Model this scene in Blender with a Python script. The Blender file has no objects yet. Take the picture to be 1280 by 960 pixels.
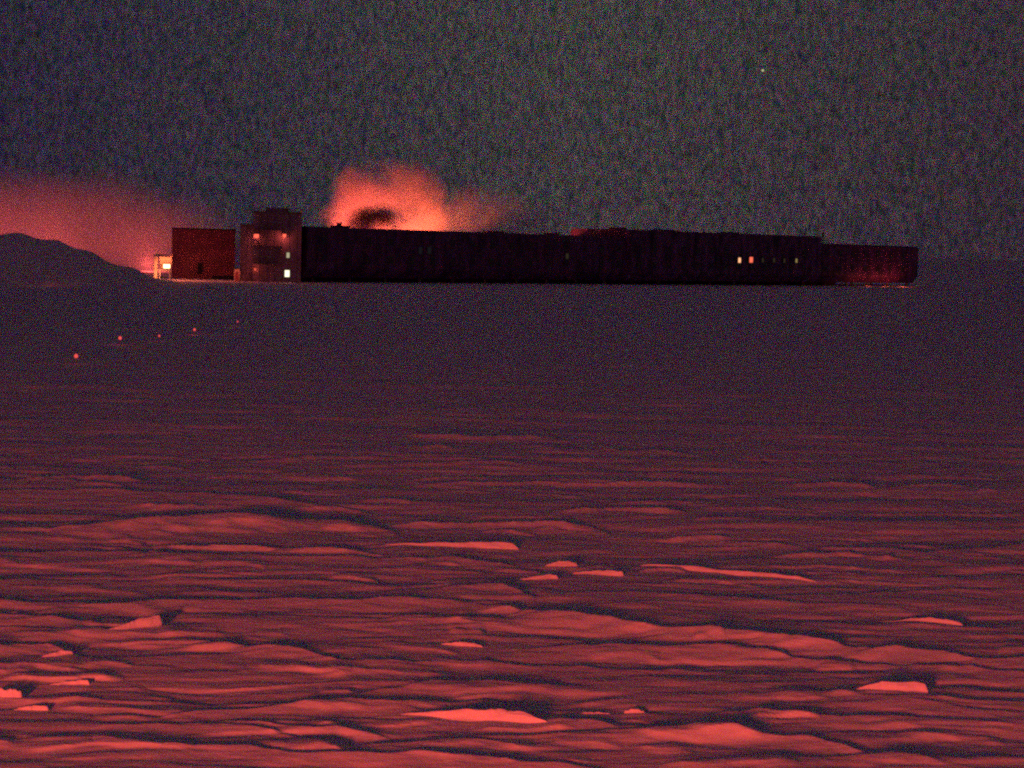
import bpy, bmesh, math, random
import numpy as np
from mathutils import Vector, Matrix, noise

random.seed(7)
S = bpy.context.scene
COL = S.collection
R = math.radians

# ------------------------------------------------------------------ camera
FPX, CX, CY = 2380.0, 640.0, 480.0          # focal length and centre for a 1280x960 frame
H = 7.7                                      # camera height on the lab building
PITCH = math.atan((480 - 308) / FPX)
ROLL = R(1.5)
F = Vector((0, math.cos(PITCH), -math.sin(PITCH)))
R0 = Vector((1, 0, 0)); U0 = Vector((0, math.sin(PITCH), math.cos(PITCH)))
RX = R0 * math.cos(ROLL) + U0 * math.sin(ROLL)
UP = U0 * math.cos(ROLL) - R0 * math.sin(ROLL)
EYE = Vector((0, 0, H))

cam = bpy.data.cameras.new("camera"); co = bpy.data.objects.new("camera", cam); COL.objects.link(co)
co.matrix_world = Matrix(((RX.x, UP.x, -F.x, EYE.x), (RX.y, UP.y, -F.y, EYE.y), (RX.z, UP.z, -F.z, EYE.z), (0, 0, 0, 1)))
cam.sensor_fit = 'HORIZONTAL'; cam.sensor_width = 36
cam.lens = 36 * FPX / 1280
cam.clip_start = 0.5; cam.clip_end = 40000
S.camera = co

def ray(x, y):
    return F + RX * ((x - CX) / FPX) - UP * ((y - CY) / FPX)
def ground(x, y, z=0.0):
    d = ray(x, y); t = (z - H) / d.z
    return EYE + d * t
def at(x, y, Y):
    d = ray(x, y)
    return EYE + d * (Y / d.y)

# ------------------------------------------------------------------ materials
def new_mat(name):
    m = bpy.data.materials.new(name); m.use_nodes = True
    nt = m.node_tree; nt.nodes.clear()
    out = nt.nodes.new('ShaderNodeOutputMaterial')
    return m, nt, out

def surf(name, col, rough=0.6, var=0.25, scale=1.5, metal=0.0, bump=0.0, stretch=(1, 1, 1)):
    m, nt, out = new_mat(name)
    b = nt.nodes.new('ShaderNodeBsdfPrincipled')
    tc = nt.nodes.new('ShaderNodeTexCoord'); mp = nt.nodes.new('ShaderNodeMapping')
    mp.inputs['Scale'].default_value = stretch
    n = nt.nodes.new('ShaderNodeTexNoise'); n.inputs['Scale'].default_value = scale; n.inputs['Detail'].default_value = 5
    cr = nt.nodes.new('ShaderNodeValToRGB')
    cr.color_ramp.elements[0].position = 0.3; cr.color_ramp.elements[1].position = 0.7
    cr.color_ramp.elements[0].color = tuple(c * (1 - var) for c in col) + (1,)
    cr.color_ramp.elements[1].color = tuple(min(1, c * (1 + var)) for c in col) + (1,)
    L = nt.links.new
    L(tc.outputs['Object'], mp.inputs['Vector']); L(mp.outputs[0], n.inputs['Vector'])
    L(n.outputs['Fac'], cr.inputs['Fac']); L(cr.outputs[0], b.inputs['Base Color'])
    b.inputs['Roughness'].default_value = rough; b.inputs['Metallic'].default_value = metal
    if bump:
        bp = nt.nodes.new('ShaderNodeBump'); bp.inputs['Strength'].default_value = bump; bp.inputs['Distance'].default_value = 0.05
        L(n.outputs['Fac'], bp.inputs['Height']); L(bp.outputs[0], b.inputs['Normal'])
    L(b.outputs[0], out.inputs['Surface'])
    return m

def emit(name, col, strength):
    m, nt, out = new_mat(name)
    e = nt.nodes.new('ShaderNodeEmission')
    n = nt.nodes.new('ShaderNodeTexNoise'); n.inputs['Scale'].default_value = 2.0
    tc = nt.nodes.new('ShaderNodeTexCoord'); nt.links.new(tc.outputs['Object'], n.inputs['Vector'])
    mr = nt.nodes.new('ShaderNodeMapRange'); mr.inputs[3].default_value = 0.7 * strength; mr.inputs[4].default_value = 1.3 * strength
    nt.links.new(n.outputs['Fac'], mr.inputs[0]); nt.links.new(mr.outputs[0], e.inputs['Strength'])
    e.inputs['Color'].default_value = (*col, 1)
    nt.links.new(e.outputs[0], out.inputs['Surface'])
    return m

M = {}
M['snow'] = surf('snow', (0.84, 0.85, 0.88), 0.75, 0.05, 2.6, bump=0.55, stretch=(0.55, 1.5, 1.5))
M['panel'] = surf('dark_metal_panel', (0.115, 0.034, 0.13), 0.55, 0.85, 0.55, stretch=(1, 1, 0.35))
M['panel2'] = surf('dark_metal_panel_bare', (0.125, 0.04, 0.14), 0.55, 0.85, 0.6, stretch=(1, 1, 0.4))
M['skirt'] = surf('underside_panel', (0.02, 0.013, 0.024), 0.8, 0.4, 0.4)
M['steel'] = surf('steel', (0.12, 0.11, 0.13), 0.5, 0.3, 1.0)
M['tower'] = surf('tower_cladding', (0.21, 0.155, 0.235), 0.45, 0.45, 0.5, stretch=(1, 1, 0.5))
M['redwall'] = surf('red_cladding', (0.25, 0.045, 0.085), 0.6, 0.4, 0.5)
M['porch'] = surf('porch_panel', (0.6, 0.5, 0.42), 0.6, 0.15, 1.0)
M['glass'] = surf('dark_glass', (0.04, 0.04, 0.05), 0.15, 0.3, 1.0)
M['frame'] = surf('window_frame', (0.09, 0.08, 0.09), 0.5, 0.2, 1.0)
M['lit_amber'] = emit('lit_amber_window', (1.0, 0.45, 0.22), 1.3)
M['lit_red'] = emit('lit_red_window', (1.0, 0.16, 0.09), 1.1)
M['lit_dim'] = emit('dim_window', (0.75, 0.6, 0.3), 0.035)
M['lit_olive'] = emit('yellow_window', (0.8, 0.6, 0.2), 0.3)
M['lit_grey'] = emit('grey_window', (0.6, 0.6, 0.75), 0.013)
M['lit_white'] = emit('lit_white_window', (1.0, 0.93, 0.66), 1.5)
M['lit_pale'] = emit('pale_window', (1.0, 0.88, 0.55), 0.42)
M['lamp_red'] = emit('red_lamp_lens', (1.0, 0.12, 0.07), 1.6)
M['lamp_hot'] = emit('hot_lamp_lens', (1.0, 0.58, 0.26), 5.0)
M['marker'] = emit('marker_lens', (1.0, 0.10, 0.09), .95)
M['star'] = emit('star_light', (0.75, 0.8, 0.4), 0.6)
M['bamboo'] = surf('bamboo', (0.2, 0.16, 0.1), 0.7, 0.2, 4)

# ------------------------------------------------------------------ mesh helpers
def link_mesh(name, bm, mats, parent=None):
    me = bpy.data.meshes.new(name); bm.normal_update(); bm.to_mesh(me); bm.free()
    o = bpy.data.objects.new(name, me); COL.objects.link(o)
    for m in (mats if isinstance(mats, (list, tuple)) else [mats]): me.materials.append(m)
    if parent: o.parent = parent
    return o
def thing(name, label, cat, loc=(0, 0, 0), rz=0.0, group=None):
    o = bpy.data.objects.new(name, None); COL.objects.link(o)
    o.location = loc; o.rotation_euler = (0, 0, rz)
    return tag(o, label, cat, group)
def tag(o, label=None, cat=None, group=None, kind=None):
    if label: o['label'] = label
    if cat: o['category'] = cat
    if group: o['group'] = group
    if kind: o['kind'] = kind
    return o
def box(bm, x0, x1, y0, y1, z0, z1, mi=0):
    vs = [bm.verts.new(p) for p in ((x0, y0, z0), (x1, y0, z0), (x1, y1, z0), (x0, y1, z0), (x0, y0, z1), (x1, y0, z1), (x1, y1, z1), (x0, y1, z1))]
    for f in ((0, 3, 2, 1), (4, 5, 6, 7), (0, 1, 5, 4), (1, 2, 6, 5), (2, 3, 7, 6), (3, 0, 4, 7)):
        fc = bm.faces.new([vs[i] for i in f]); fc.material_index = mi
def prism(bm, prof, x0, x1, mi=0):
    """extrude a (y,z) outline along x"""
    a = [bm.verts.new((x0, y, z)) for y, z in prof]; b = [bm.verts.new((x1, y, z)) for y, z in prof]
    n = len(prof)
    for i in range(n):
        f = bm.faces.new((a[i], b[i], b[(i + 1) % n], a[(i + 1) % n])); f.material_index = mi
    bm.faces.new(a[::-1]).material_index = mi; bm.faces.new(b).material_index = mi
def lathe(bm, prof, seg=40, cx=0, cy=0, mi=0):
    rings = [[bm.verts.new((cx + r * math.cos(2 * math.pi * k / seg), cy + r * math.sin(2 * math.pi * k / seg), z)) for k in range(seg)] for r, z in prof]
    for a, b in zip(rings, rings[1:]):
        for k in range(seg):
            bm.faces.new((a[k], a[(k + 1) % seg], b[(k + 1) % seg], b[k])).material_index = mi
    bm.faces.new(rings[0][::-1]).material_index = mi; bm.faces.new(rings[-1]).material_index = mi
def ball(bm, c, r, mi=0, sub=2):
    g = bmesh.ops.create_icosphere(bm, subdivisions=sub, radius=r, matrix=Matrix.Translation(c))
    for v in g['verts']:
        for f in v.link_faces: f.material_index = mi

# ------------------------------------------------------------------ snow ground (one sheet to the horizon)
def perlin(x, y, seed):
    xi = np.floor(x).astype(np.int64); yi = np.floor(y).astype(np.int64)
    xf = x - xi; yf = y - yi
    u = xf * xf * xf * (xf * (xf * 6 - 15) + 10); v = yf * yf * yf * (yf * (yf * 6 - 15) + 10)
    def g(ix, iy, dx, dy):
        h = (ix * 374761393 + iy * 668265263 + seed * 1442695041) & 0x7fffffff
        h = ((h ^ (h >> 13)) * 1274126177) & 0x7fffffff
        a = ((h ^ (h >> 16)) & 0xffff) / 65536.0 * 2 * np.pi
        return np.cos(a) * dx + np.sin(a) * dy
    a = g(xi, yi, xf, yf); b = g(xi + 1, yi, xf - 1, yf); c = g(xi, yi + 1, xf, yf - 1); d = g(xi + 1, yi + 1, xf - 1, yf - 1)
    return ((a + u * (b - a)) + v * ((c + u * (d - c)) - (a + u * (b - a)))) * 1.5
def fbm(x, y, seed, oc=3, gain=0.5):
    s = 0; a = 1.0; t = 0
    for i in range(oc):
        s = s + a * perlin(x * 2.03 ** i, y * 2.03 ** i, seed + 17 * i); t += a; a *= gain
    return s / t
def sstep(a, b, x):
    t = np.clip((x - a) / (b - a), 0, 1); return t * t * (3 - 2 * t)

# wind-cut ridges: crest line (picture points turned into ground points), height, near run, far run
RIDGES = [
    ([(60, 657), (130, 655), (260, 650), (400, 648), (500, 656)], .42, 1.6, .5),
    ([(-110, 692), (0, 692), (120, 690), (260, 695), (420, 697), (560, 699), (700, 712)], .15, 1.4, .4),
    ([(-110, 752), (0, 752), (150, 754), (280, 750), (420, 752), (620, 750)], .24, 1.2, .3),
    ([(590, 753), (700, 767), (800, 781), (900, 790), (1040, 802), (1160, 814), (1300, 822), (1380, 828)], .3, 1.1, .3),
    ([(640, 809), (760, 806), (880, 809), (1000, 819), (1130, 829), (1300, 840), (1380, 846)], .16, .9, .25),
    ([(120, 886), (200, 895), (300, 886), (400, 881), (500, 879), (600, 873), (690, 885)], .12, .7, .2),
    ([(100, 931), (250, 935), (400, 940), (500, 945), (600, 950), (700, 956), (780, 968)], .15, .8, .25),
    ([(660, 900), (780, 908), (880, 917), (1000, 925), (1080, 942), (1220, 962)], .12, .8, .25),
    ([(260, 905), (420, 909), (490, 921)], .10, .5, .15),
    ([(540, 821), (620, 829), (700, 833), (800, 833), (920, 829)], .09, .8, .2),
    ([(330, 573), (480, 570), (640, 577)], .22, .8, .6),
    ([(520, 604), (640, 602), (780, 603), (930, 604)], .2, .4, .5),
    ([(900, 674), (1040, 682), (1160, 690), (1290, 680), (1380, 676)], .16, 2.2, .5),
    ([(-110, 774), (0, 774), (60, 776), (130, 782)], .14, 1.0, .3),
    ([(540, 736), (620, 735), (670, 747)], .14, 1.0, .3),
    ([(-110, 612), (0, 612), (100, 612), (260, 618), (430, 634)], .22, 1.5, .5),
    ([(150, 628), (260, 632), (420, 632), (480, 640)], .22, .45, .4),
    ([(480, 652), (600, 654), (760, 658)], .2, .4, .4),
    ([(160, 678), (260, 683), (480, 690)], .2, .3, .3),
    ([(690, 640), (770, 636), (860, 640)], .2, .4, .4),
    ([(960, 692), (1060, 690), (1140, 696)], .2, .4, .4),
    ([(290, 815), (360, 815), (440, 826), (540, 828)], .10, .7, .2),
    ([(430, 870), (540, 856), (700, 858)], .09, .9, .2),
    ([(-110, 812), (0, 812), (60, 806), (100, 816)], .16, .7, .2),
    ([(1040, 865), (1130, 874), (1280, 878), (1380, 880)], .12, .6, .2),
    ([(860, 895), (950, 894), (1050, 902), (1150, 898)], .09, .6, .15),
    ([(700, 545), (600, 547), (500, 543)][::-1], .25, .6, .6),
    ([(980, 604), (1040, 604), (1100, 608)], .25, .5, .6),
    ([(20, 596), (90, 592), (180, 597)], .28, .6, .6),
    ([(120, 905), (300, 912), (420, 925)], .09, .5, .2),
    ([(820, 745), (900, 752), (1010, 756)], .10, 1.0, .3),
    ([(200, 800), (330, 812), (420, 818)], .08, .7, .2),
]

rng = random.Random(41)
for _ in range(190):                          # short scattered sastrugi
    y = 540 + 420 * rng.random() ** 1.15; x = rng.uniform(-300, 1580); L_ = rng.uniform(30, 150) * (.5 + (y - 400) / 560)
    t_ = rng.uniform(-.01, .05) * L_
    RIDGES.append(([(x, y), (x + L_ * .5, y - 2 + t_ * .5), (x + L_, y + t_)], rng.uniform(.04, .11), rng.uniform(.12, .3), rng.uniform(.5, 1.3)))

def make_ground():
    th = np.concatenate([np.linspace(-180, -40, 48)[:-1], np.linspace(-40, -19, 110)[:-1], np.linspace(-19, 19, 1000)[:-1],
                         np.linspace(19, 40, 110)[:-1], np.linspace(40, 180, 48)])
    rs = [0.6]
    while rs[-1] < 21: rs.append(rs[-1] * 1.13)
    while rs[-1] < 320: rs.append(rs[-1] + max(0.03, 4.6e-5 * rs[-1] ** 2))
    while rs[-1] < 14000: rs.append(rs[-1] * 1.11)
    r = np.array(rs); tr = np.radians(th)
    nT, nR = len(tr), len(r)
    X = np.outer(r, np.sin(tr)); Y = np.outer(r, np.cos(tr))
    rr = r[:, None] + 0 * X; tt = tr[None, :] + 0 * X
    a = R(7); u = X * math.cos(a) + Y * math.sin(a); v = -X * math.sin(a) + Y * math.cos(a)
    v = v + 0.7 * fbm(u / 7, v / 5, 3, 2); u = u + 1.0 * fbm(u / 6, v / 4, 5, 2)
    z = 0.10 * fbm(u / 14, v / 5, 11, 2)
    n1 = fbm(u / 6.5, v / 2.3, 21, 3, 0.5)
    n2 = fbm(u / 4.2, v / 1.5, 37, 3, 0.5)
    n3 = fbm(u / 8.0, v / 2.2, 51, 4, 0.5)
    patch = sstep(-.3, .35, fbm(X / 11, Y / 9, 77, 2))
    z = z + 0.055 * sstep(-.05, .2, n1) * (.35 + .65 * patch) + 0.024 * sstep(-.05, .2, n2) * (1.15 - patch) + 0.05 * sstep(-.28, -.08, n3)
    z = z + 0.035 * (1 - np.abs(fbm(u / 6, v / 2.2, 91, 3))) ** 4 * (.3 + .9 * patch)
    z = z + 0.010 * fbm(u / 1.3, v / 0.45, 101, 3) * (1 - sstep(35, 90, rr)) + (0.007 * fbm(X / .45, Y / .28, 171, 3) + .012 * fbm(X / 1.4, Y / .7, 191, 2)) * (1 - sstep(30, 75, rr)) + 0.003 * fbm(u / .35, v / .12, 131, 2)
    z = z * (1 - 0.75 * sstep(120, 500, rr)) * sstep(3, 14, rr)
    for pts, h, ln, lf in RIDGES:
        P = [ground(px, py, .55 * h + .04) for px, py in pts]
        pt = np.array([math.atan2(p.x, p.y) for p in P]); pr = np.array([math.hypot(p.x, p.y) for p in P])
        o = np.argsort(pt); pt, pr = pt[o], pr[o]
        cols = np.where((tr > pt[0]) & (tr < pt[-1]))[0]
        if len(cols) == 0: continue
        t = tr[cols]; s = (t - pt[0]) / (pt[-1] - pt[0])
        rc = np.interp(t, pt, pr)
        w = t * pr.mean()
        rc = rc + 0.35 * perlin(w / 1.8, w * 0, int(h * 991 + len(pts))) + .12 * perlin(w / .5, w * 0 + 3.3, 9)
        h = h * .68; tap = np.minimum(1, np.minimum(s, 1 - s) * 6) ** .8
        tap = np.where((pt[0] < -.275) & (s < .17) | (pt[-1] > .275) & (s > .83), 1.0, tap)
        amp = h * tap * (0.78 + 0.32 * perlin(w / 2.6, w * 0 + 7.7, 13))
        d = rr[:, cols] - rc[None, :]
        jag = 1 + 0.5 * fbm(X[:, cols] / 1.2, Y[:, cols] / .5, 301, 2)
        near = np.clip(1 + d / (ln * jag), 0, 1) ** 1.7
        far = 1 - sstep(0, 1, np.clip(d / lf, 0, 1))
        z[:, cols] += amp[None, :] * np.where(d < 0, near, far)
    # long low berm of drifted snow beyond the marker lamps is a mesh of its own
    verts = np.stack([X, Y, z], -1).reshape(-1, 3)
    i = np.arange(nR - 1)[:, None] * nT + np.arange(nT - 1)[None, :]
    q = np.stack([i, i + nT, i + nT + 1, i + 1], -1).reshape(-1, 4)[:, ::-1]
    me = bpy.data.meshes.new('snow_ground')
    me.vertices.add(len(verts)); me.vertices.foreach_set('co', verts.astype(np.float32).ravel())
    me.loops.add(q.size); me.loops.foreach_set('vertex_index', q.astype(np.int32).ravel())
    me.polygons.add(len(q)); me.polygons.foreach_set('loop_start', np.arange(0, q.size, 4, dtype=np.int32))
    me.polygons.foreach_set('use_smooth', np.zeros(len(q), dtype=bool))
    me.update(calc_edges=True); me.validate()
    me.materials.append(M['snow'])
    o = bpy.data.objects.new('snow_ground', me); COL.objects.link(o)
    tag(o, 'flat snow plain carved by wind into low ridges under red light', 'snow', kind='structure')
    return r, tr, z
GR, GT, GZ = make_ground()
def gz(p):
    rr = math.hypot(p.x, p.y); t = math.atan2(p.x, p.y)
    return float(GZ[min(len(GR) - 1, np.searchsorted(GR, rr)), min(len(GT) - 1, np.searchsorted(GT, t))])

# ------------------------------------------------------------------ raised slabs of wind-cut snow
def slab(x0, y0, x1, y1, prof, label, back=4.0, lean=.42, seed=0):
    """base line from (x0,y0) to (x1,y1); prof: crest heights in picture pixels along it"""
    n = 48
    rows = [(-.9, -.18), (-.35, .01), (-.05, .09), (.18, .32), (.5, .64), (.8, .9), (1.0, 1.0), (1.15, 1.0), (1.6, .9), (2.4, .7), (3.4, .45), (4.6, .15), (5.4, -.3)]
    A = ground(x0, y0); B = ground(x1, y1)
    A = ground(x0, y0, gz(A)); B = ground(x1, y1, gz(B))
    base = (A + B) / 2; base.z = (gz(A) + gz(B) + gz(base)) / 3
    rnd = random.Random(seed)
    dist = math.hypot(base.x, base.y)
    away = Vector((base.x, base.y, 0)).normalized()
    nz = np.array([rnd.uniform(-1, 1) for _ in range(n + 1)]); nz = np.convolve(np.pad(nz, 2, mode='edge'), np.ones(5) / 5, 'valid')
    nf = np.array([rnd.uniform(-1, 1) for _ in range(n + 1)]); nf = np.convolve(np.pad(nf, 1, mode='edge'), np.ones(3) / 3, 'valid')
    bm = bmesh.new(); grid = []
    for i in range(n + 1):
        s = i / n
        hp = float(np.interp(s, np.linspace(0, 1, len(prof)), prof)) * dist / FPX * 0.8
        hp *= min(1, s * 26 + .15, (1 - s) * 20 + .12) ** .7
        hp = max(.015, hp * (1 + .14 * nz[i]) + .006 * nf[i])
        p0 = A.lerp(B, s); p0.z = 0
        col = []
        for j, (k, zz) in enumerate(rows):
            kb = k if k <= 1 else 1 + (k - 1) * back / 4
            q = p0 + away * (kb * hp * lean + .05 * nz[i] * k)
            z = base.z + zz * hp - .02
            if 0 < k < 4:
                cn_ = noise.noise(Vector((q.x * 2.2, q.y * 2.2, zz * 2.5))) + .5 * noise.noise(Vector((q.x * 6, q.y * 6, zz * 5)))
                z += .14 * hp * cn_; q = q + away * (.16 * hp * noise.noise(Vector((q.x * 3.1 + 9, q.y * 3.1, zz * 3))))
            col.append(bm.verts.new((q.x - base.x, q.y - base.y, z - base.z)))
        grid.append(col)
    for a, b in zip(grid, grid[1:]):
        for j in range(len(rows) - 1):
            bm.faces.new((a[j], b[j], b[j + 1], a[j + 1]))
    m = len(rows)
    bm.faces.new(grid[0]); bm.faces.new(grid[-1][::-1])
    for a, b in zip(grid, grid[1:]): bm.faces.new((a[m - 1], b[m - 1], b[0], a[0]))
    bmesh.ops.recalc_face_normals(bm, faces=bm.faces)
    o = link_mesh('snow_drift', bm, M['snow'])
    o.location = base
    return tag(o, label, 'snow drift', 'wind-cut snow drifts')

SLABS = [
    (124, 789, 202, 785, (1, 5, 9, 12, 15, 16), 'bright pink wedge of snow standing alone, rising to a blunt right end'),
    (644, 726, 698, 725, (1, 4, 7, 8, 7), 'short pale slab below the start of the long broken ridge mid frame'),
    (500, 888, 690, 905, (2, 6, 11, 15, 18, 18, 14, 5), 'largest bright slab of snow, long tapered lens near the bottom centre'),
    (1060, 864, 1160, 868, (1, 7, 14, 16, 15, 14), 'flat-topped bright slab of snow near the right edge'),
    (1098, 777, 1206, 785, (1, 4, 9, 13, 12, 6), 'arched crest of snow above the long dark trough at right'),
    (544, 807, 604, 810, (1, 5, 8, 7, 3), 'small humped slab of snow centred above the largest lens-shaped slab'),
    (680, 708, 722, 708, (2, 8, 10, 5), 'small blunt snow block heading the long broken ridge'),
    (716, 716, 780, 721, (2, 5, 8, 11, 10), 'notched snow slab with a hooked end right of the blunt block'),
    (-14, 873, 28, 874, (11, 13, 13, 10), 'bright snow block cut by the left frame edge beside a dark hollow'),
    (16, 889, 61, 889, (2, 7, 9, 8), 'low pale slab just below the dark hollow at the left edge'),
    (52, 852, 112, 851, (1, 4, 7, 9), 'thin snow ledge pointing right over the dark hollow'),
    (46, 821, 92, 820, (2, 6, 9, 6), 'low rounded snow ledge, topmost of the stepped ledges at the left edge'),
    (480, 681, 648, 686, (2, 5, 7, 9, 11, 10), 'long bright snow ledge ending bluntly left of the blunt block'),
    (800, 708, 1028, 728, (3, 7, 8, 7, 8, 10, 9, 3), 'very long bright snow ledge sloping down to the right'),
    (780, 893, 806, 894, (4, 8, 8, 4), 'small square lump of snow right of the largest slab'),
    (716, 893, 764, 894, (1, 4, 5, 3), 'thin pale sliver of snow between the largest slab and the square lump'),
]
for k, (a, b, c, d, pr, lb) in enumerate(SLABS):
    slab(a, b, c, d, pr, lb, seed=k + 3)

# ------------------------------------------------------------------ snow berm at the left
def make_berm():
    bm = bmesh.new()
    st = [(-420, 296, 8.2), (-260, 290, 8.6), (-120, 288, 8.3), (0, 292, 7.7), (40, 296, 7.1), (70, 303, 6.4), (100, 314, 5.2), (130, 327, 3.5), (155, 337, 2.3), (180, 345, .9), (200, 350, .1), (270, 353, -.1)]
    xs = np.linspace(-420, 270, 90); hs = np.interp(xs, [s[0] for s in st], [s[2] for s in st])
    prof = [(-1, -.4), (-.8, .0), (-.6, .16), (-.4, .42), (-.22, .75), (-.08, .95), (.05, 1), (.25, .9), (.5, .6), (.8, .2), (1, -.2)]
    g = []
    for x, h in zip(xs, hs):
        X = (x - 640) / FPX * 300; h = h * (1 + .012 * math.sin(x * .09)); c = []
        for k, z in prof:
            Y = 303 + k * 26 + 1.5 * math.sin(x * .045 + k)
            zz = z * max(h, .0) + (.25 * math.sin(x * .13 + 5 * k) if -.9 < k < .9 else 0) - (.6 if abs(k) == 1 else 0)
            c.append(bm.verts.new((X, Y, zz - .05)))
        g.append(c)
    for a, b in zip(g, g[1:]):
        for j in range(len(prof) - 1): bm.faces.new((a[j], b[j], b[j + 1], a[j + 1]))
    for f in bm.faces: f.smooth = True
    o = link_mesh('snow_hill', bm, M['snow'])
    tag(o, 'long dark snow hill sloping down towards the station', 'snow hill', kind='structure')
make_berm()

# ------------------------------------------------------------------ the station
PL = ground(380, 353); PL = Vector(((380 - 640) / FPX * 355, 355, 0))
PR = Vector(((1142 - 640) / FPX * 498, 498, 0))
ax = (PR - PL); LEN = ax.length; ANG = math.atan2(ax.y, ax.x)
station = thing('station_building', 'long dark two-storey polar station on low legs with a few lit windows', 'building', PL, ANG)
def fx(px):
    """distance along the facade seen at picture column px"""
    k = (px - 640) / FPX
    return (k * PL.y - PL.x) / (ax.x - k * ax.y) * LEN
ROOF = H + 2.7; ROOF2 = H + 4.35; DEP = 15.0
def wing(name, x0, x1, zt, y0, depth, mat, windows):
    bm = bmesh.new()
    prof = [(y0 + 1.6, .9), (y0 + .0, 2.6), (y0, zt - .45), (y0 + .35, zt), (y0 + depth - .35, zt), (y0 + depth, zt - .45), (y0 + depth, 2.6), (y0 + depth - 1.6, .9)]
    prism(bm, prof, x0, x1, 0)
    x = x0 + 2.4                                        # raised panel seams, storey line and roof edge
    while x < x1 - 1:
        box(bm, x - .06, x + .06, y0 - .07, y0 - .003, 2.7, zt - .5, 1); x += 2.44
    box(bm, x0 + .02, x1 - .02, y0 - .10, y0 - .004, zt * .5 + .9, zt * .5 + 1.1, 1)
    box(bm, x0 + .01, x1 - .01, y0 - .16, y0 - .005, zt - .62, zt - .47, 1)
    w = link_mesh(name, bm, [mat, M['panel2']], station)
    lab = {'lit_amber': 'amber lit window', 'lit_red': 'red lit window', 'lit_olive': 'dim yellow window', 'lit_dim': 'faintly lit window', 'lit_grey': 'faint grey window'}
    for wx, wz, ww, wh, mt in windows:
        b2 = bmesh.new()
        box(b2, wx - ww / 2, wx + ww / 2, y0 - .12, y0 - .105, wz - wh / 2, wz + wh / 2, 0)
        for s in (-1, 1):
            box(b2, wx + s * (ww / 2 + .07) - .07, wx + s * (ww / 2 + .07) + .07, y0 - .17, y0 - .004, wz - wh / 2 - .14, wz + wh / 2 + .14, 1)
            box(b2, wx - ww / 2 - .001, wx + ww / 2 + .001, y0 - .165, y0 - .004, wz + s * (wh / 2 + .07) - .07, wz + s * (wh / 2 + .07) + .07, 1)
        o = link_mesh('window', b2, [M[mt], M['frame']], w)
        if mt in lab: o['label'] = lab[mt]
    return w
def zpx(px, py):
    s = fx(px); p = PL + ax * (s / LEN)
    d = ray(px, py); return (EYE + d * (p.y / d.y)).z
def row(x0, x1, step, z, lit=()):
    out = []; x = x0
    used = [fx(p) for p, *_ in lit]
    while x < x1:
        if all(abs(x - u) > 2.6 for u in used): out.append((x, z, 1.0, 1.3, 'glass'))
        x += step
    return out
xa, xb, xc = fx(778), fx(1016), LEN
litA = [(521, 313, .9, 1.3, 'lit_grey'), (532, 313, .9, 1.3, 'lit_grey'), (704, 320, .9, 1.1, 'lit_dim')]
litB = [(914, 325, 1.0, 1.15, 'lit_amber'), (928.5, 324.5, 1.35, 1.3, 'lit_red'), (943, 325, .7, 1.0, 'lit_dim'), (957, 325, .8, 1.0, 'lit_dim'), (985, 325.5, .8, .95, 'lit_olive'), (970, 325.5, .7, 1.0, 'lit_dim')]
LW = lambda L: [(fx(p), zpx(p, y), w, h, m) for p, y, w, h, m in L]
wing('wing', 0, xa - .01, ROOF, 0, DEP, M['panel'], row(4, xa - 2, 5.5, 4.4) + row(4, xa - 2, 5.5, 7.9, litA) + LW(litA))
wing('centre_block', xa + .01, xb - .01, ROOF2, -1.2, DEP + 3, M['panel2'], row(xa + 3, xb - 2, 5.0, 4.4) + row(xa + 3, xb - 2, 5.0, 7.9, litB) + LW(litB))
wing('wing', xb + .01, xc, ROOF, 0, DEP, M['panel'], row(xb + 4, xc - 2, 5.5, 4.4) + row(xb + 4, xc - 2, 5.5, 7.9))
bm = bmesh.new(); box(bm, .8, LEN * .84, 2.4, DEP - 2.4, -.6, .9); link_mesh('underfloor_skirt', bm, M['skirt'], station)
x = 3.0
while x < LEN:
    for y in (1.9, DEP - 1.9):
        if x > LEN * .84 or y < 2:
            bm = bmesh.new(); lathe(bm, [(.28, -.8), (.28, .86), (.45, .88)], 12, x, y); link_mesh('column', bm, M['steel'], station)
    x += 9.0
for px, w_, h_ in ((448, 2.2, .3), (640, 3, .25), (712, 2.0, .3)):
    s = fx(px); bm = bmesh.new(); box(bm, s - w_ / 2, s + w_ / 2, 5, 8, ROOF + .003, ROOF + h_); box(bm, s - w_ / 2 - .1, s + w_ / 2 + .1, 4.9, 8.1, ROOF + h_ + .002, ROOF + h_ + .12)
    link_mesh('roof_unit', bm, M['panel2'], station)
for px, w_, h_ in ((790, 2.4, .35), (846, 5, .25), (930, 3, .25)):
    s = fx(px); bm = bmesh.new(); box(bm, s - w_ / 2, s + w_ / 2, 4, 7, ROOF2 + .003, ROOF2 + h_); box(bm, s - w_ / 2 - .1, s + w_ / 2 + .1, 3.9, 7.1, ROOF2 + h_ + .002, ROOF2 + h_ + .1)
    link_mesh('roof_unit', bm, M['panel2'], station)
s = fx(1035); bm = bmesh.new(); lathe(bm, [(.16, ROOF), (.14, ROOF + 1.6), (.3, ROOF + 1.65), (.3, ROOF + 2.7), (.05, ROOF + 2.9)], 10, s, 3); link_mesh('antenna_mast', bm, M['steel'], station)
s = fx(457); bm = bmesh.new(); lathe(bm, [(.45, ROOF), (.45, ROOF + .8), (.6, ROOF + .85), (.6, ROOF + 1.0)], 16, s, 9); link_mesh('exhaust_stack', bm, M['steel'], station)

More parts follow.
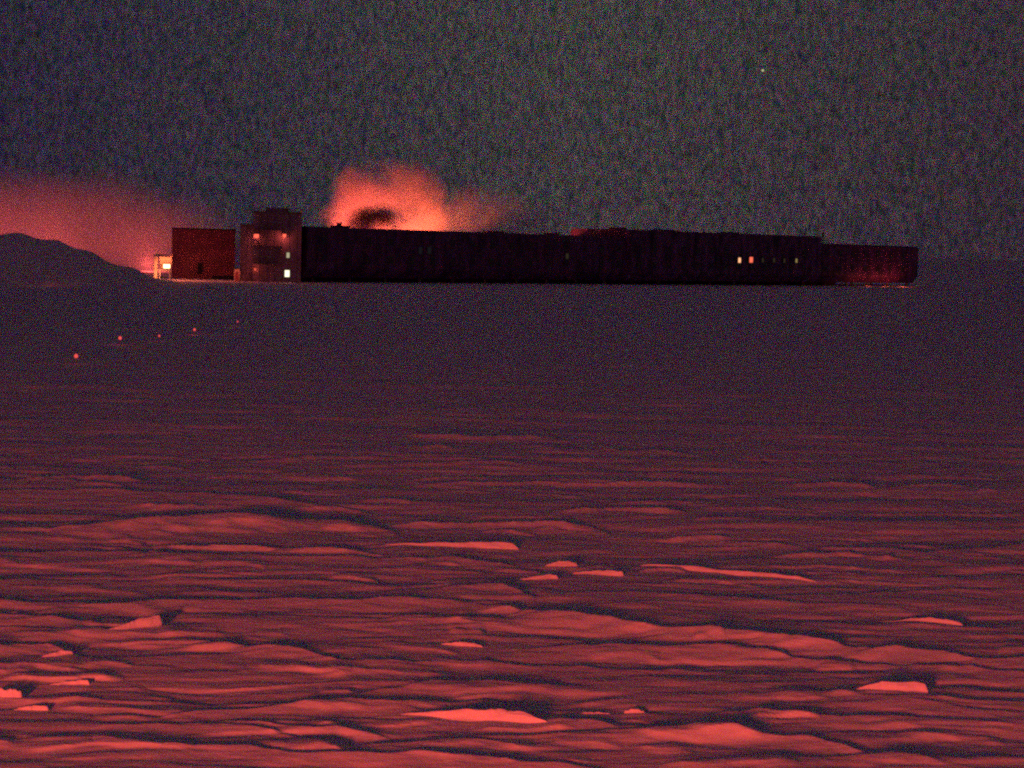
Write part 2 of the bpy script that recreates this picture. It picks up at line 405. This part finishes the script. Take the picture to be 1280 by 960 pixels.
# round stair tower at the near end
TP = at(337, 352, 352); TP.z = 0
tower = thing('stair_tower', 'blocky metal stair tower at the station end with two red lamps and pale windows', 'tower', TP, math.atan2(TP.x, TP.y) * -1)
RT = 4.2
q_ = 352 / FPX
def seams(bm, x0, x1, z0, z1, y):
    x = x0 + 1.2
    while x < x1 - .4: box(bm, x - .05, x + .05, y - .05, y - .003, z0, z1, 1); x += 1.35
bm = bmesh.new(); box(bm, -21 * q_, 38 * q_, -RT, RT, -.6, 12.5, 0); seams(bm, -21 * q_, 38 * q_, .3, 12.2, -RT)
box(bm, -21.4 * q_, 38.4 * q_, -RT - .15, RT + .15, 12.502, 12.9, 1); link_mesh('tower_wall', bm, [M['tower'], M['steel']], tower)
bm = bmesh.new(); box(bm, -37 * q_, -21.02 * q_, -RT + .7, RT - .5, -.6, 10.2, 0); seams(bm, -37 * q_, -21 * q_, .3, 10, -RT + .7)
box(bm, -37.4 * q_, -21.43 * q_, -RT + .55, RT - .4, 10.202, 10.5, 1); link_mesh('side_bay', bm, [M['tower'], M['steel']], tower)
for z in (3.3, 6.5, 9.4):                       # outside landings with rails
    bm = bmesh.new(); box(bm, -20 * q_, 14 * q_, -RT - 1.3, -RT - .06, z, z + .14)
    for g in range(8): box(bm, (-20 + g * 4.8) * q_, (-20 + g * 4.8) * q_ + .07, -RT - 1.29, -RT - 1.22, z + .142, z + 1.1)
    box(bm, -20 * q_, 14 * q_, -RT - 1.3, -RT - 1.2, z + 1.102, z + 1.18); link_mesh('landing', bm, M['steel'], tower)
bm = bmesh.new(); box(bm, -6 * q_, 22 * q_, -2, 2, 12.903, 13.6); link_mesh('roof_hatch', bm, M['tower'], tower)
def tower_px(px): return (px - 337) / FPX * 352
def tower_z(px, py): return at(px, py, 352 - RT).z
for px, py, w, h, mt, lb in ((359, 319, .55, .95, 'lit_pale', 'small pale upper window'), (358.3, 342, .85, 1.2, 'lit_white', 'bright white lower window'), (318, 338, .5, 1.2, 'glass', None)):
    dx = tower_px(px); th = 0
    bm = bmesh.new(); z = tower_z(px, py)
    box(bm, -w / 2, w / 2, -.06, .10, -h / 2, h / 2, 0)
    for s in (-1, 1):
        box(bm, s * (w / 2 + .05) - .05, s * (w / 2 + .05) + .05, -.12, .12, -h / 2 - .1, h / 2 + .1, 1)
        box(bm, -w / 2, w / 2, -.118, .12, s * (h / 2 + .05) - .05, s * (h / 2 + .05) + .05, 1)
    o = link_mesh('window', bm, [M[mt], M['frame']], tower)
    o.location = (dx, -RT, z); o.rotation_euler = (0, 0, th)
    if lb: o['label'] = lb
for px, py, r in ((320, 294.5, .6), (354, 294.5, .45)):
    dx = tower_px(px); th = 0; z = tower_z(px, py)
    bm = bmesh.new(); box(bm, -.08, .08, -.9, .1, .35, .5, 0); lathe(bm, [(.3, .25), (r + .1, .30), (.2, .6)], 16, 0, -.9, 0); ball(bm, Vector((0, -.9, 0)), r * .8, 1)
    o = link_mesh('red_lamp', bm, [M['steel'], M['lamp_red']], tower)
    o.location = (dx, -RT, z); o.rotation_euler = (0, 0, th)

# boxy red block left of the tower
BP = ground(254, 349); BP.z = 0
blk = thing('red_block_building', 'square dull red building block between the glowing porch and stair tower', 'building', BP, .18)
bw = 78 / FPX * BP.y / 2; bh = at(254, 285.5, BP.y).z
bm = bmesh.new(); box(bm, -bw, bw, 0, 11, -.5, bh - .25, 0)
for k in range(1, 9):
    xk = -bw + k * 2 * bw / 9; box(bm, xk - .05, xk + .05, -.06, -.003, .2, bh - .35, 0)
link_mesh('wall', bm, M['redwall'], blk)
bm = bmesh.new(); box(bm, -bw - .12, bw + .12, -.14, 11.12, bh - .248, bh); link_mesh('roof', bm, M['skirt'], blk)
bm = bmesh.new(); box(bm, bw * .28, bw * .98, -.18, -.004, -.4, .75); link_mesh('under_block_shade', bm, M['skirt'], blk)  # dark plate put in for the shade under the raised block
bm = bmesh.new(); box(bm, -1.1, -.1, -.16, -.004, 1.0, 3.1); box(bm, -.32, -.24, -.24, -.162, 1.9, 2.05); link_mesh('door', bm, M['skirt'], blk)

# glowing porch left of the block
PP = ground(203, 350); PP.z = 0
porch = thing('entrance_porch', 'small glowing orange porch with a lit post and hot floodlight', 'porch', PP, 0)
k = PP.y / FPX
bm = bmesh.new(); box(bm, (192.5 - 203) * k, (196.5 - 203) * k, -.3, .3, -.4, 28 * k); box(bm, (193 - 203) * k, (196 - 203) * k, -.36, -.302, .2, 27 * k); link_mesh('post', bm, M['porch'], porch)
bm = bmesh.new(); box(bm, (198.5 - 203) * k, (213 - 203) * k, .9, 1.15, 14 * k, 31 * k); link_mesh('back_panel', bm, M['porch'], porch)
bm = bmesh.new()
prism(bm, [(-.5, 28.5 * k), (1.3, 31.4 * k), (1.3, 32.2 * k), (-.5, 29.3 * k)], (192 - 203) * k, (213.4 - 203) * k); link_mesh('canopy', bm, M['porch'], porch)
bm = bmesh.new(); box(bm, (198 - 203) * k, (213 - 203) * k, -.2, 1.5, 11.8 * k, 13 * k); link_mesh('deck', bm, M['steel'], porch)
bm = bmesh.new(); box(bm, (203 - 203) * k, (212 - 203) * k, .55, .85, 14.3 * k, 20 * k, 0); box(bm, (203.4 - 203) * k, (211.6 - 203) * k, .50, .548, 14.8 * k, 19.6 * k, 1)
link_mesh('floodlight', bm, [M['steel'], M['lamp_hot']], porch)
for q in (199.5, 212):
    bm = bmesh.new(); box(bm, (q - .6 - 203) * k, (q + .6 - 203) * k, .2, .4, -.4, 11.7 * k); link_mesh('support_leg', bm, M['steel'], porch)

# lit service doorway hut between block and tower
HP = ground(296, 352); HP.z = 0
hut = thing('service_hut', 'narrow upright hut with dim red face between red block and stair tower', 'hut', HP, 0)
k = HP.y / FPX
bm = bmesh.new(); box(bm, -3.4 * k, 3.4 * k, 0, 1.6, -.4, 15 * k); link_mesh('wall', bm, M['porch'], hut)
bm = bmesh.new(); box(bm, -4 * k, 4 * k, -.25, 1.7, 15.02 * k, 16.2 * k); link_mesh('roof', bm, M['steel'], hut)
bm = bmesh.new(); box(bm, -2 * k, 2 * k, -.06, -.003, 0, 12 * k); link_mesh('door', bm, M['redwall'], hut)

# ------------------------------------------------------------------ lamps
def lamp(name, kind, loc, power, col, radius=.3, **kw):
    l = bpy.data.lights.new(name, kind); l.energy = power; l.color = col
    l.shadow_soft_size = radius
    for k_, v_ in kw.items(): setattr(l, k_, v_)
    o = bpy.data.objects.new(name, l); COL.objects.link(o); o.location = loc
    return o
# ------------------------------------------------------------------ marker lamps on the snow
def marker(px, py, r, ph, label):
    p = ground(px, py); z = gz(p); r *= .85
    p.z = z
    # lamp stands a little above the snow
    t = thing('marker_lamp', label, 'marker lamp', p, 0, 'red marker lamps on the snow')
    bm = bmesh.new(); lathe(bm, [(.03, -.3), (.025, ph)], 8); link_mesh('pole', bm, M['bamboo'], t)
    lamp('marker_light', 'POINT', (p.x, p.y - .3, p.z + ph + r), 3 * r / .14, (1, .11, .08), .1)
    bm = bmesh.new(); lathe(bm, [(r * .5, ph), (r * .9, ph + r * .3), (r, ph + r), (r * .7, ph + 1.7 * r), (r * .2, ph + 2 * r)], 14); link_mesh('lamp_head', bm, M['marker'], t)
marker(95, 455, .14, .35, 'brightest red marker lamp, lowest of the line at the left')
marker(150, 432, .14, .35, 'orange-red marker lamp, second from the left edge')
marker(199, 427, .09, .35, 'faint red marker lamp below the glowing porch')
marker(243, 419, .12, .35, 'small red marker lamp below the red block')
marker(297, 408, .08, .35, 'faintest red marker lamp, straight below the service hut')

# ------------------------------------------------------------------ star
p = EYE + ray(953.5, 88).normalized() * 15000
bm = bmesh.new(); ball(bm, Vector((0, 0, 0)), 10.5, 0, 2)
o = link_mesh('star', bm, M['star']); o.location = p
tag(o, 'single bright yellow-white star high in the dark sky', 'star')

# ------------------------------------------------------------------ steam
def steam(name, label, Y, depth, hull, blobs, dens, col, nscale=.16, aniso=.2, thr=.5, cat='steam', off=0.0, warp=7.0):
    """hull: (px, ytop, ybottom) stations; blobs: (px, py, rx px, rz px, weight)"""
    bm = bmesh.new(); seg = 20; rings = []
    for px, yt, yb in hull:
        a = at(px, yt, Y); b = at(px, yb, Y); c = (a + b) / 2; rz = (a - b).length / 2
        rings.append([bm.verts.new((c.x, Y + depth * min(1, rz / 4) * math.sin(2 * math.pi * q / seg), c.z + rz * math.cos(2 * math.pi * q / seg))) for q in range(seg)])
    for a, b in zip(rings, rings[1:]):
        for q in range(seg): bm.faces.new((a[q], b[q], b[(q + 1) % seg], a[(q + 1) % seg]))
    bm.faces.new(rings[0]); bm.faces.new(rings[-1][::-1])
    bmesh.ops.recalc_face_normals(bm, faces=bm.faces)
    m, nt, out = new_mat(name)
    N = nt.nodes.new; L = nt.links.new
    geo = N('ShaderNodeNewGeometry')
    wn = N('ShaderNodeTexNoise'); wn.inputs['Scale'].default_value = nscale; wn.inputs['Detail'].default_value = 4; wn.inputs['Roughness'].default_value = .6
    sh = N('ShaderNodeVectorMath'); sh.operation = 'ADD'; sh.inputs[1].default_value = (off, off * 2, 0)
    L(geo.outputs['Position'], sh.inputs[0]); L(sh.outputs[0], wn.inputs['Vector'])
    sub = N('ShaderNodeVectorMath'); sub.operation = 'SUBTRACT'; sub.inputs[1].default_value = (.5, .5, .5); L(wn.outputs['Color'], sub.inputs[0])
    sc = N('ShaderNodeVectorMath'); sc.operation = 'SCALE'; sc.inputs['Scale'].default_value = warp; L(sub.outputs[0], sc.inputs[0])
    ad = N('ShaderNodeVectorMath'); ad.operation = 'ADD'; L(geo.outputs['Position'], ad.inputs[0]); L(sc.outputs[0], ad.inputs[1])
    tot = None
    for px, py, rx, rz, w in blobs:
        c = at(px, py, Y); k = Y / FPX
        s1 = N('ShaderNodeVectorMath'); s1.operation = 'SUBTRACT'; s1.inputs[1].default_value = c; L(ad.outputs[0], s1.inputs[0])
        s2 = N('ShaderNodeVectorMath'); s2.operation = 'DIVIDE'; s2.inputs[1].default_value = (rx * k, depth, rz * k); L(s1.outputs[0], s2.inputs[0])
        ln = N('ShaderNodeVectorMath'); ln.operation = 'LENGTH'; L(s2.outputs[0], ln.inputs[0])
        mr = N('ShaderNodeMapRange'); mr.interpolation_type = 'SMOOTHSTEP'
        mr.inputs[1].default_value = 1; mr.inputs[2].default_value = 0; mr.inputs[3].default_value = 0; mr.inputs[4].default_value = w
        L(ln.outputs['Value'], mr.inputs[0])
        if tot is None: tot = mr.outputs[0]
        else:
            a = N('ShaderNodeMath'); a.operation = 'ADD'; L(tot, a.inputs[0]); L(mr.outputs[0], a.inputs[1]); tot = a.outputs[0]
    nn = N('ShaderNodeTexNoise'); nn.inputs['Scale'].default_value = nscale * 1.6; nn.inputs['Detail'].default_value = 5
    L(ad.outputs[0], nn.inputs['Vector'])
    m2 = N('ShaderNodeMapRange'); m2.inputs[1].default_value = .3; m2.inputs[2].default_value = .7; m2.inputs[3].default_value = 1 - thr; m2.inputs[4].default_value = 1 + thr; L(nn.outputs['Fac'], m2.inputs[0])
    mu = N('ShaderNodeMath'); mu.operation = 'MULTIPLY'; L(tot, mu.inputs[0]); L(m2.outputs[0], mu.inputs[1])
    md = N('ShaderNodeMath'); md.operation = 'MULTIPLY'; md.inputs[1].default_value = dens; L(mu.outputs[0], md.inputs[0])
    pv = N('ShaderNodeVolumePrincipled'); pv.inputs['Color'].default_value = (*col, 1); pv.inputs['Anisotropy'].default_value = aniso
    L(md.outputs[0], pv.inputs['Density'])
    L(pv.outputs[0], out.inputs['Volume'])
    o = link_mesh(name, bm, m)
    tag(o, label, cat, kind='stuff')
    return o

steam('steam_plume', 'glowing orange-red steam plume rising behind the roof of the dark station', 402, 9,
      [(398, 262, 296), (412, 232, 297), (430, 206, 298), (470, 192, 298), (520, 198, 298), (560, 216, 299), (600, 232, 300), (650, 240, 301), (700, 252, 303), (750, 276, 305)],
      [(444, 240, 38, 42, 1.1), (432, 272, 34, 36, .5), (478, 246, 40, 22, .9), (516, 238, 48, 44, 1.2), (535, 275, 34, 44, 1.5), (500, 292, 50, 20, 1.0), (600, 270, 90, 50, .28), (660, 284, 110, 38, .28), (490, 222, 70, 36, .14)],
      .16, (.9, .9, .92), off=3.0, nscale=.2, thr=.85, warp=11.0)
steam('dark_smoke', 'dark curl of exhaust smoke against the orange glow on the station roof', 389, 3,
      [(428, 266, 284), (438, 254, 294), (460, 248, 297), (482, 250, 296), (496, 258, 292), (508, 268, 282)],
      [(452, 282, 24, 26, 1.3), (464, 271, 34, 19, 1.3), (480, 272, 20, 15, 1.0)],
      .5, (.05, .03, .05), nscale=.2, cat='smoke', warp=2.5, thr=.4)
steam('drifting_steam', 'broad dull red steam bank drifting beyond the snow hill and red block', 420, 16,
      [(-260, 250, 330), (-200, 220, 352), (-100, 196, 356), (0, 192, 356), (80, 190, 357), (150, 192, 358), (220, 204, 358), (270, 224, 358), (310, 246, 350), (330, 270, 330)],
      [(-120, 270, 180, 90, .9), (20, 270, 150, 70, .9), (110, 275, 130, 76, .8), (170, 300, 110, 80, .75), (230, 290, 85, 66, .35)],
      .055, (.9, .9, .92), nscale=.08, thr=.35, off=11.0)

RED = (1.0, .125, .075)
near = lamp('floodlamp_near', 'SPOT', (-13, -20, 5.8), 128000, (1.0, .085, .05), 2.0, spot_size=R(75), spot_blend=1.0)
near.rotation_euler = (Vector((4, 48, 0)) - near.location).to_track_quat('-Z', 'Y').to_euler()
DEEP = (1.0, .085, .04)
lamp('lamp_plume', 'POINT', at(534, 304, 402), 21000, (1.0, .14, .05), .5)
lamp('lamp_plume_side', 'POINT', at(440, 335, 402), 38000, (1.0, .095, .055), .5)
lamp('lamp_plume_side', 'POINT', at(490, 350, 402), 22000, (1.0, .095, .055), .5)
lamp('lamp_plume_end', 'POINT', at(610, 340, 404), 8000, DEEP, .5)
lamp('lamp_bank', 'POINT', at(185, 330, 425), 2600, (1.0, .10, .085), .5)
lamp('lamp_bank_mid', 'POINT', at(70, 326, 432), 7500, (1.0, .10, .085), .5)
lamp('lamp_bank_far', 'POINT', at(-60, 322, 432), 15000, (1.0, .10, .085), .5)
lamp('lamp_porch', 'POINT', at(206, 330, PP.y - .6), 1000, (1.0, .2, .07), .2)
lamp('lamp_post', 'POINT', at(198.5, 342, PP.y - .9), 800, (1.0, .26, .09), .15)
lamp('lamp_block', 'POINT', BP + Vector((-1, -15, 5)), 720, RED, .3)
lamp('lamp_tower_low', 'POINT', at(319, 337, 352 - RT - 1.2), 40, RED, .2)
lamp('lamp_hut', 'POINT', HP + Vector((0, -1.6, 1.6)), 45, RED, .2)
for px, pw in ((320, 200), (354, 120)):
    lamp('lamp_tower', 'POINT', at(px, 297, 352 - RT - 1.2), pw, RED, .2)
lamp('lamp_right_end', 'POINT', at(1128, 356.5, 487), 330, RED, .3)
lamp('lamp_right_underside', 'POINT', at(1085, 357, 478), 170, RED, .3)
lamp('lamp_right_middle', 'POINT', at(1106, 357, 483), 150, RED, .3)
lamp('hill_streak_fill', 'POINT', at(62, 331, 281), 26, RED, .2)  # unseen light added for a red streak on the hill, no fixture

# ------------------------------------------------------------------ night sky
w = bpy.data.worlds.new("World"); S.world = w; w.use_nodes = True
nt = w.node_tree; nt.nodes.clear(); N = nt.nodes.new; L = nt.links.new
out = N('ShaderNodeOutputWorld'); bg = N('ShaderNodeBackground'); L(bg.outputs[0], out.inputs['Surface'])
tc = N('ShaderNodeTexCoord')
# broad airglow
ag = N('ShaderNodeTexNoise'); ag.inputs['Scale'].default_value = 2.2; ag.inputs['Detail'].default_value = 2; L(tc.outputs['Generated'], ag.inputs['Vector'])
sx = N('ShaderNodeSeparateXYZ'); L(tc.outputs['Generated'], sx.inputs[0])
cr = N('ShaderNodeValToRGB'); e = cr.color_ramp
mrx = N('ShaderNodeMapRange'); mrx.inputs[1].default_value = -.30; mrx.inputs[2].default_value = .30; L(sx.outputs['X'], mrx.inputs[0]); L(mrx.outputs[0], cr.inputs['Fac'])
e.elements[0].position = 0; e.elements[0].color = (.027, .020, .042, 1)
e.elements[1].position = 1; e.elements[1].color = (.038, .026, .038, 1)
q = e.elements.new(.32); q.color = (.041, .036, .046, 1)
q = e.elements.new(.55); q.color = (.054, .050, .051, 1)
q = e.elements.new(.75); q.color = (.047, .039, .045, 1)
# colour grain painted into the sky light, fine and coarse
wn = N('ShaderNodeTexWhiteNoise'); wn.noise_dimensions = '3D'
sc = N('ShaderNodeVectorMath'); sc.operation = 'SCALE'; sc.inputs['Scale'].default_value = 9000; L(tc.outputs['Generated'], sc.inputs[0]); L(sc.outputs[0], wn.inputs['Vector'])
p3 = N('ShaderNodeVectorMath'); p3.operation = 'MULTIPLY'; L(wn.outputs['Color'], p3.inputs[0]); L(wn.outputs['Color'], p3.inputs[1])
p4 = N('ShaderNodeVectorMath'); p4.operation = 'MULTIPLY'; L(p3.outputs[0], p4.inputs[0]); L(p3.outputs[0], p4.inputs[1])   # u^4, mean .2
p8 = N('ShaderNodeVectorMath'); p8.operation = 'MULTIPLY'; L(p4.outputs[0], p8.inputs[0]); L(p4.outputs[0], p8.inputs[1])   # u^8
p16 = N('ShaderNodeVectorMath'); p16.operation = 'MULTIPLY'; L(p8.outputs[0], p16.inputs[0]); L(p8.outputs[0], p16.inputs[1])
p32 = N('ShaderNodeVectorMath'); p32.operation = 'MULTIPLY'; L(p16.outputs[0], p32.inputs[0]); L(p16.outputs[0], p32.inputs[1])   # u^32
p64 = N('ShaderNodeVectorMath'); p64.operation = 'MULTIPLY'; L(p32.outputs[0], p64.inputs[0]); L(p32.outputs[0], p64.inputs[1])   # u^64, mean 1/65
p5 = N('ShaderNodeVectorMath'); p5.operation = 'SCALE'; p5.inputs['Scale'].default_value = 65.0; L(p64.outputs[0], p5.inputs[0])
cn = N('ShaderNodeTexNoise'); cn.inputs['Scale'].default_value = 480; cn.inputs['Detail'].default_value = 1
gm = N('ShaderNodeMapping'); gm.inputs['Scale'].default_value = (1, 1, .45); L(tc.outputs['Generated'], gm.inputs['Vector']); L(gm.outputs[0], cn.inputs['Vector'])
mm = N('ShaderNodeVectorMath'); mm.operation = 'MULTIPLY_ADD'; mm.inputs[1].default_value = (2.5, 2.5, 2.5); mm.inputs[2].default_value = (-.25, -.25, -.25); mc = N('ShaderNodeMixRGB'); mc.inputs[0].default_value = .55; L(cn.outputs['Color'], mc.inputs[1]); L(cn.outputs['Fac'], mc.inputs[2]); L(mc.outputs[0], mm.inputs[0])
mx = N('ShaderNodeVectorMath'); mx.operation = 'MAXIMUM'; mx.inputs[1].default_value = (.1, .1, .1); L(mm.outputs[0], mx.inputs[0])
v1 = N('ShaderNodeVectorMath'); v1.operation = 'MULTIPLY'; L(p5.outputs[0], v1.inputs[0]); L(mx.outputs[0], v1.inputs[1])
v2 = N('ShaderNodeVectorMath'); v2.operation = 'MULTIPLY'; L(v1.outputs[0], v2.inputs[0]); L(cr.outputs[0], v2.inputs[1])
zr = N('ShaderNodeValToRGB'); ez = zr.color_ramp.elements      # tint added to sky: duller, redder near horizon, purple-red overhead to colour the snow
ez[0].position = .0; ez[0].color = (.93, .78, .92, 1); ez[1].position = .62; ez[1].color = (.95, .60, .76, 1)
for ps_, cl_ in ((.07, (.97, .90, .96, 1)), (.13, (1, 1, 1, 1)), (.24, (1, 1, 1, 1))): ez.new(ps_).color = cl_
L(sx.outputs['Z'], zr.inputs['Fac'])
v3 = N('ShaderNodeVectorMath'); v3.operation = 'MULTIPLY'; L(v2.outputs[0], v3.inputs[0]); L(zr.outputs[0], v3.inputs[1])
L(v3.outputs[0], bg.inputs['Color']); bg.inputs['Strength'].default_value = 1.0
w.cycles.sampling_method = 'NONE'

# ------------------------------------------------------------------ render settings
S.render.engine = 'CYCLES'
c = S.cycles
c.use_denoising = False
c.use_adaptive_sampling = True
c.adaptive_threshold = 1.0
c.adaptive_min_samples = 128
c.sample_clamp_direct = 5; c.sample_clamp_indirect = 3
c.max_bounces = 4; c.diffuse_bounces = 2; c.volume_bounces = 1; c.glossy_bounces = 1
c.filter_width = 2.3
S.view_settings.view_transform = 'Standard'; S.view_settings.look = 'None'
S.view_settings.exposure = 0; S.view_settings.gamma = 1; S.view_settings.use_curve_mapping = False
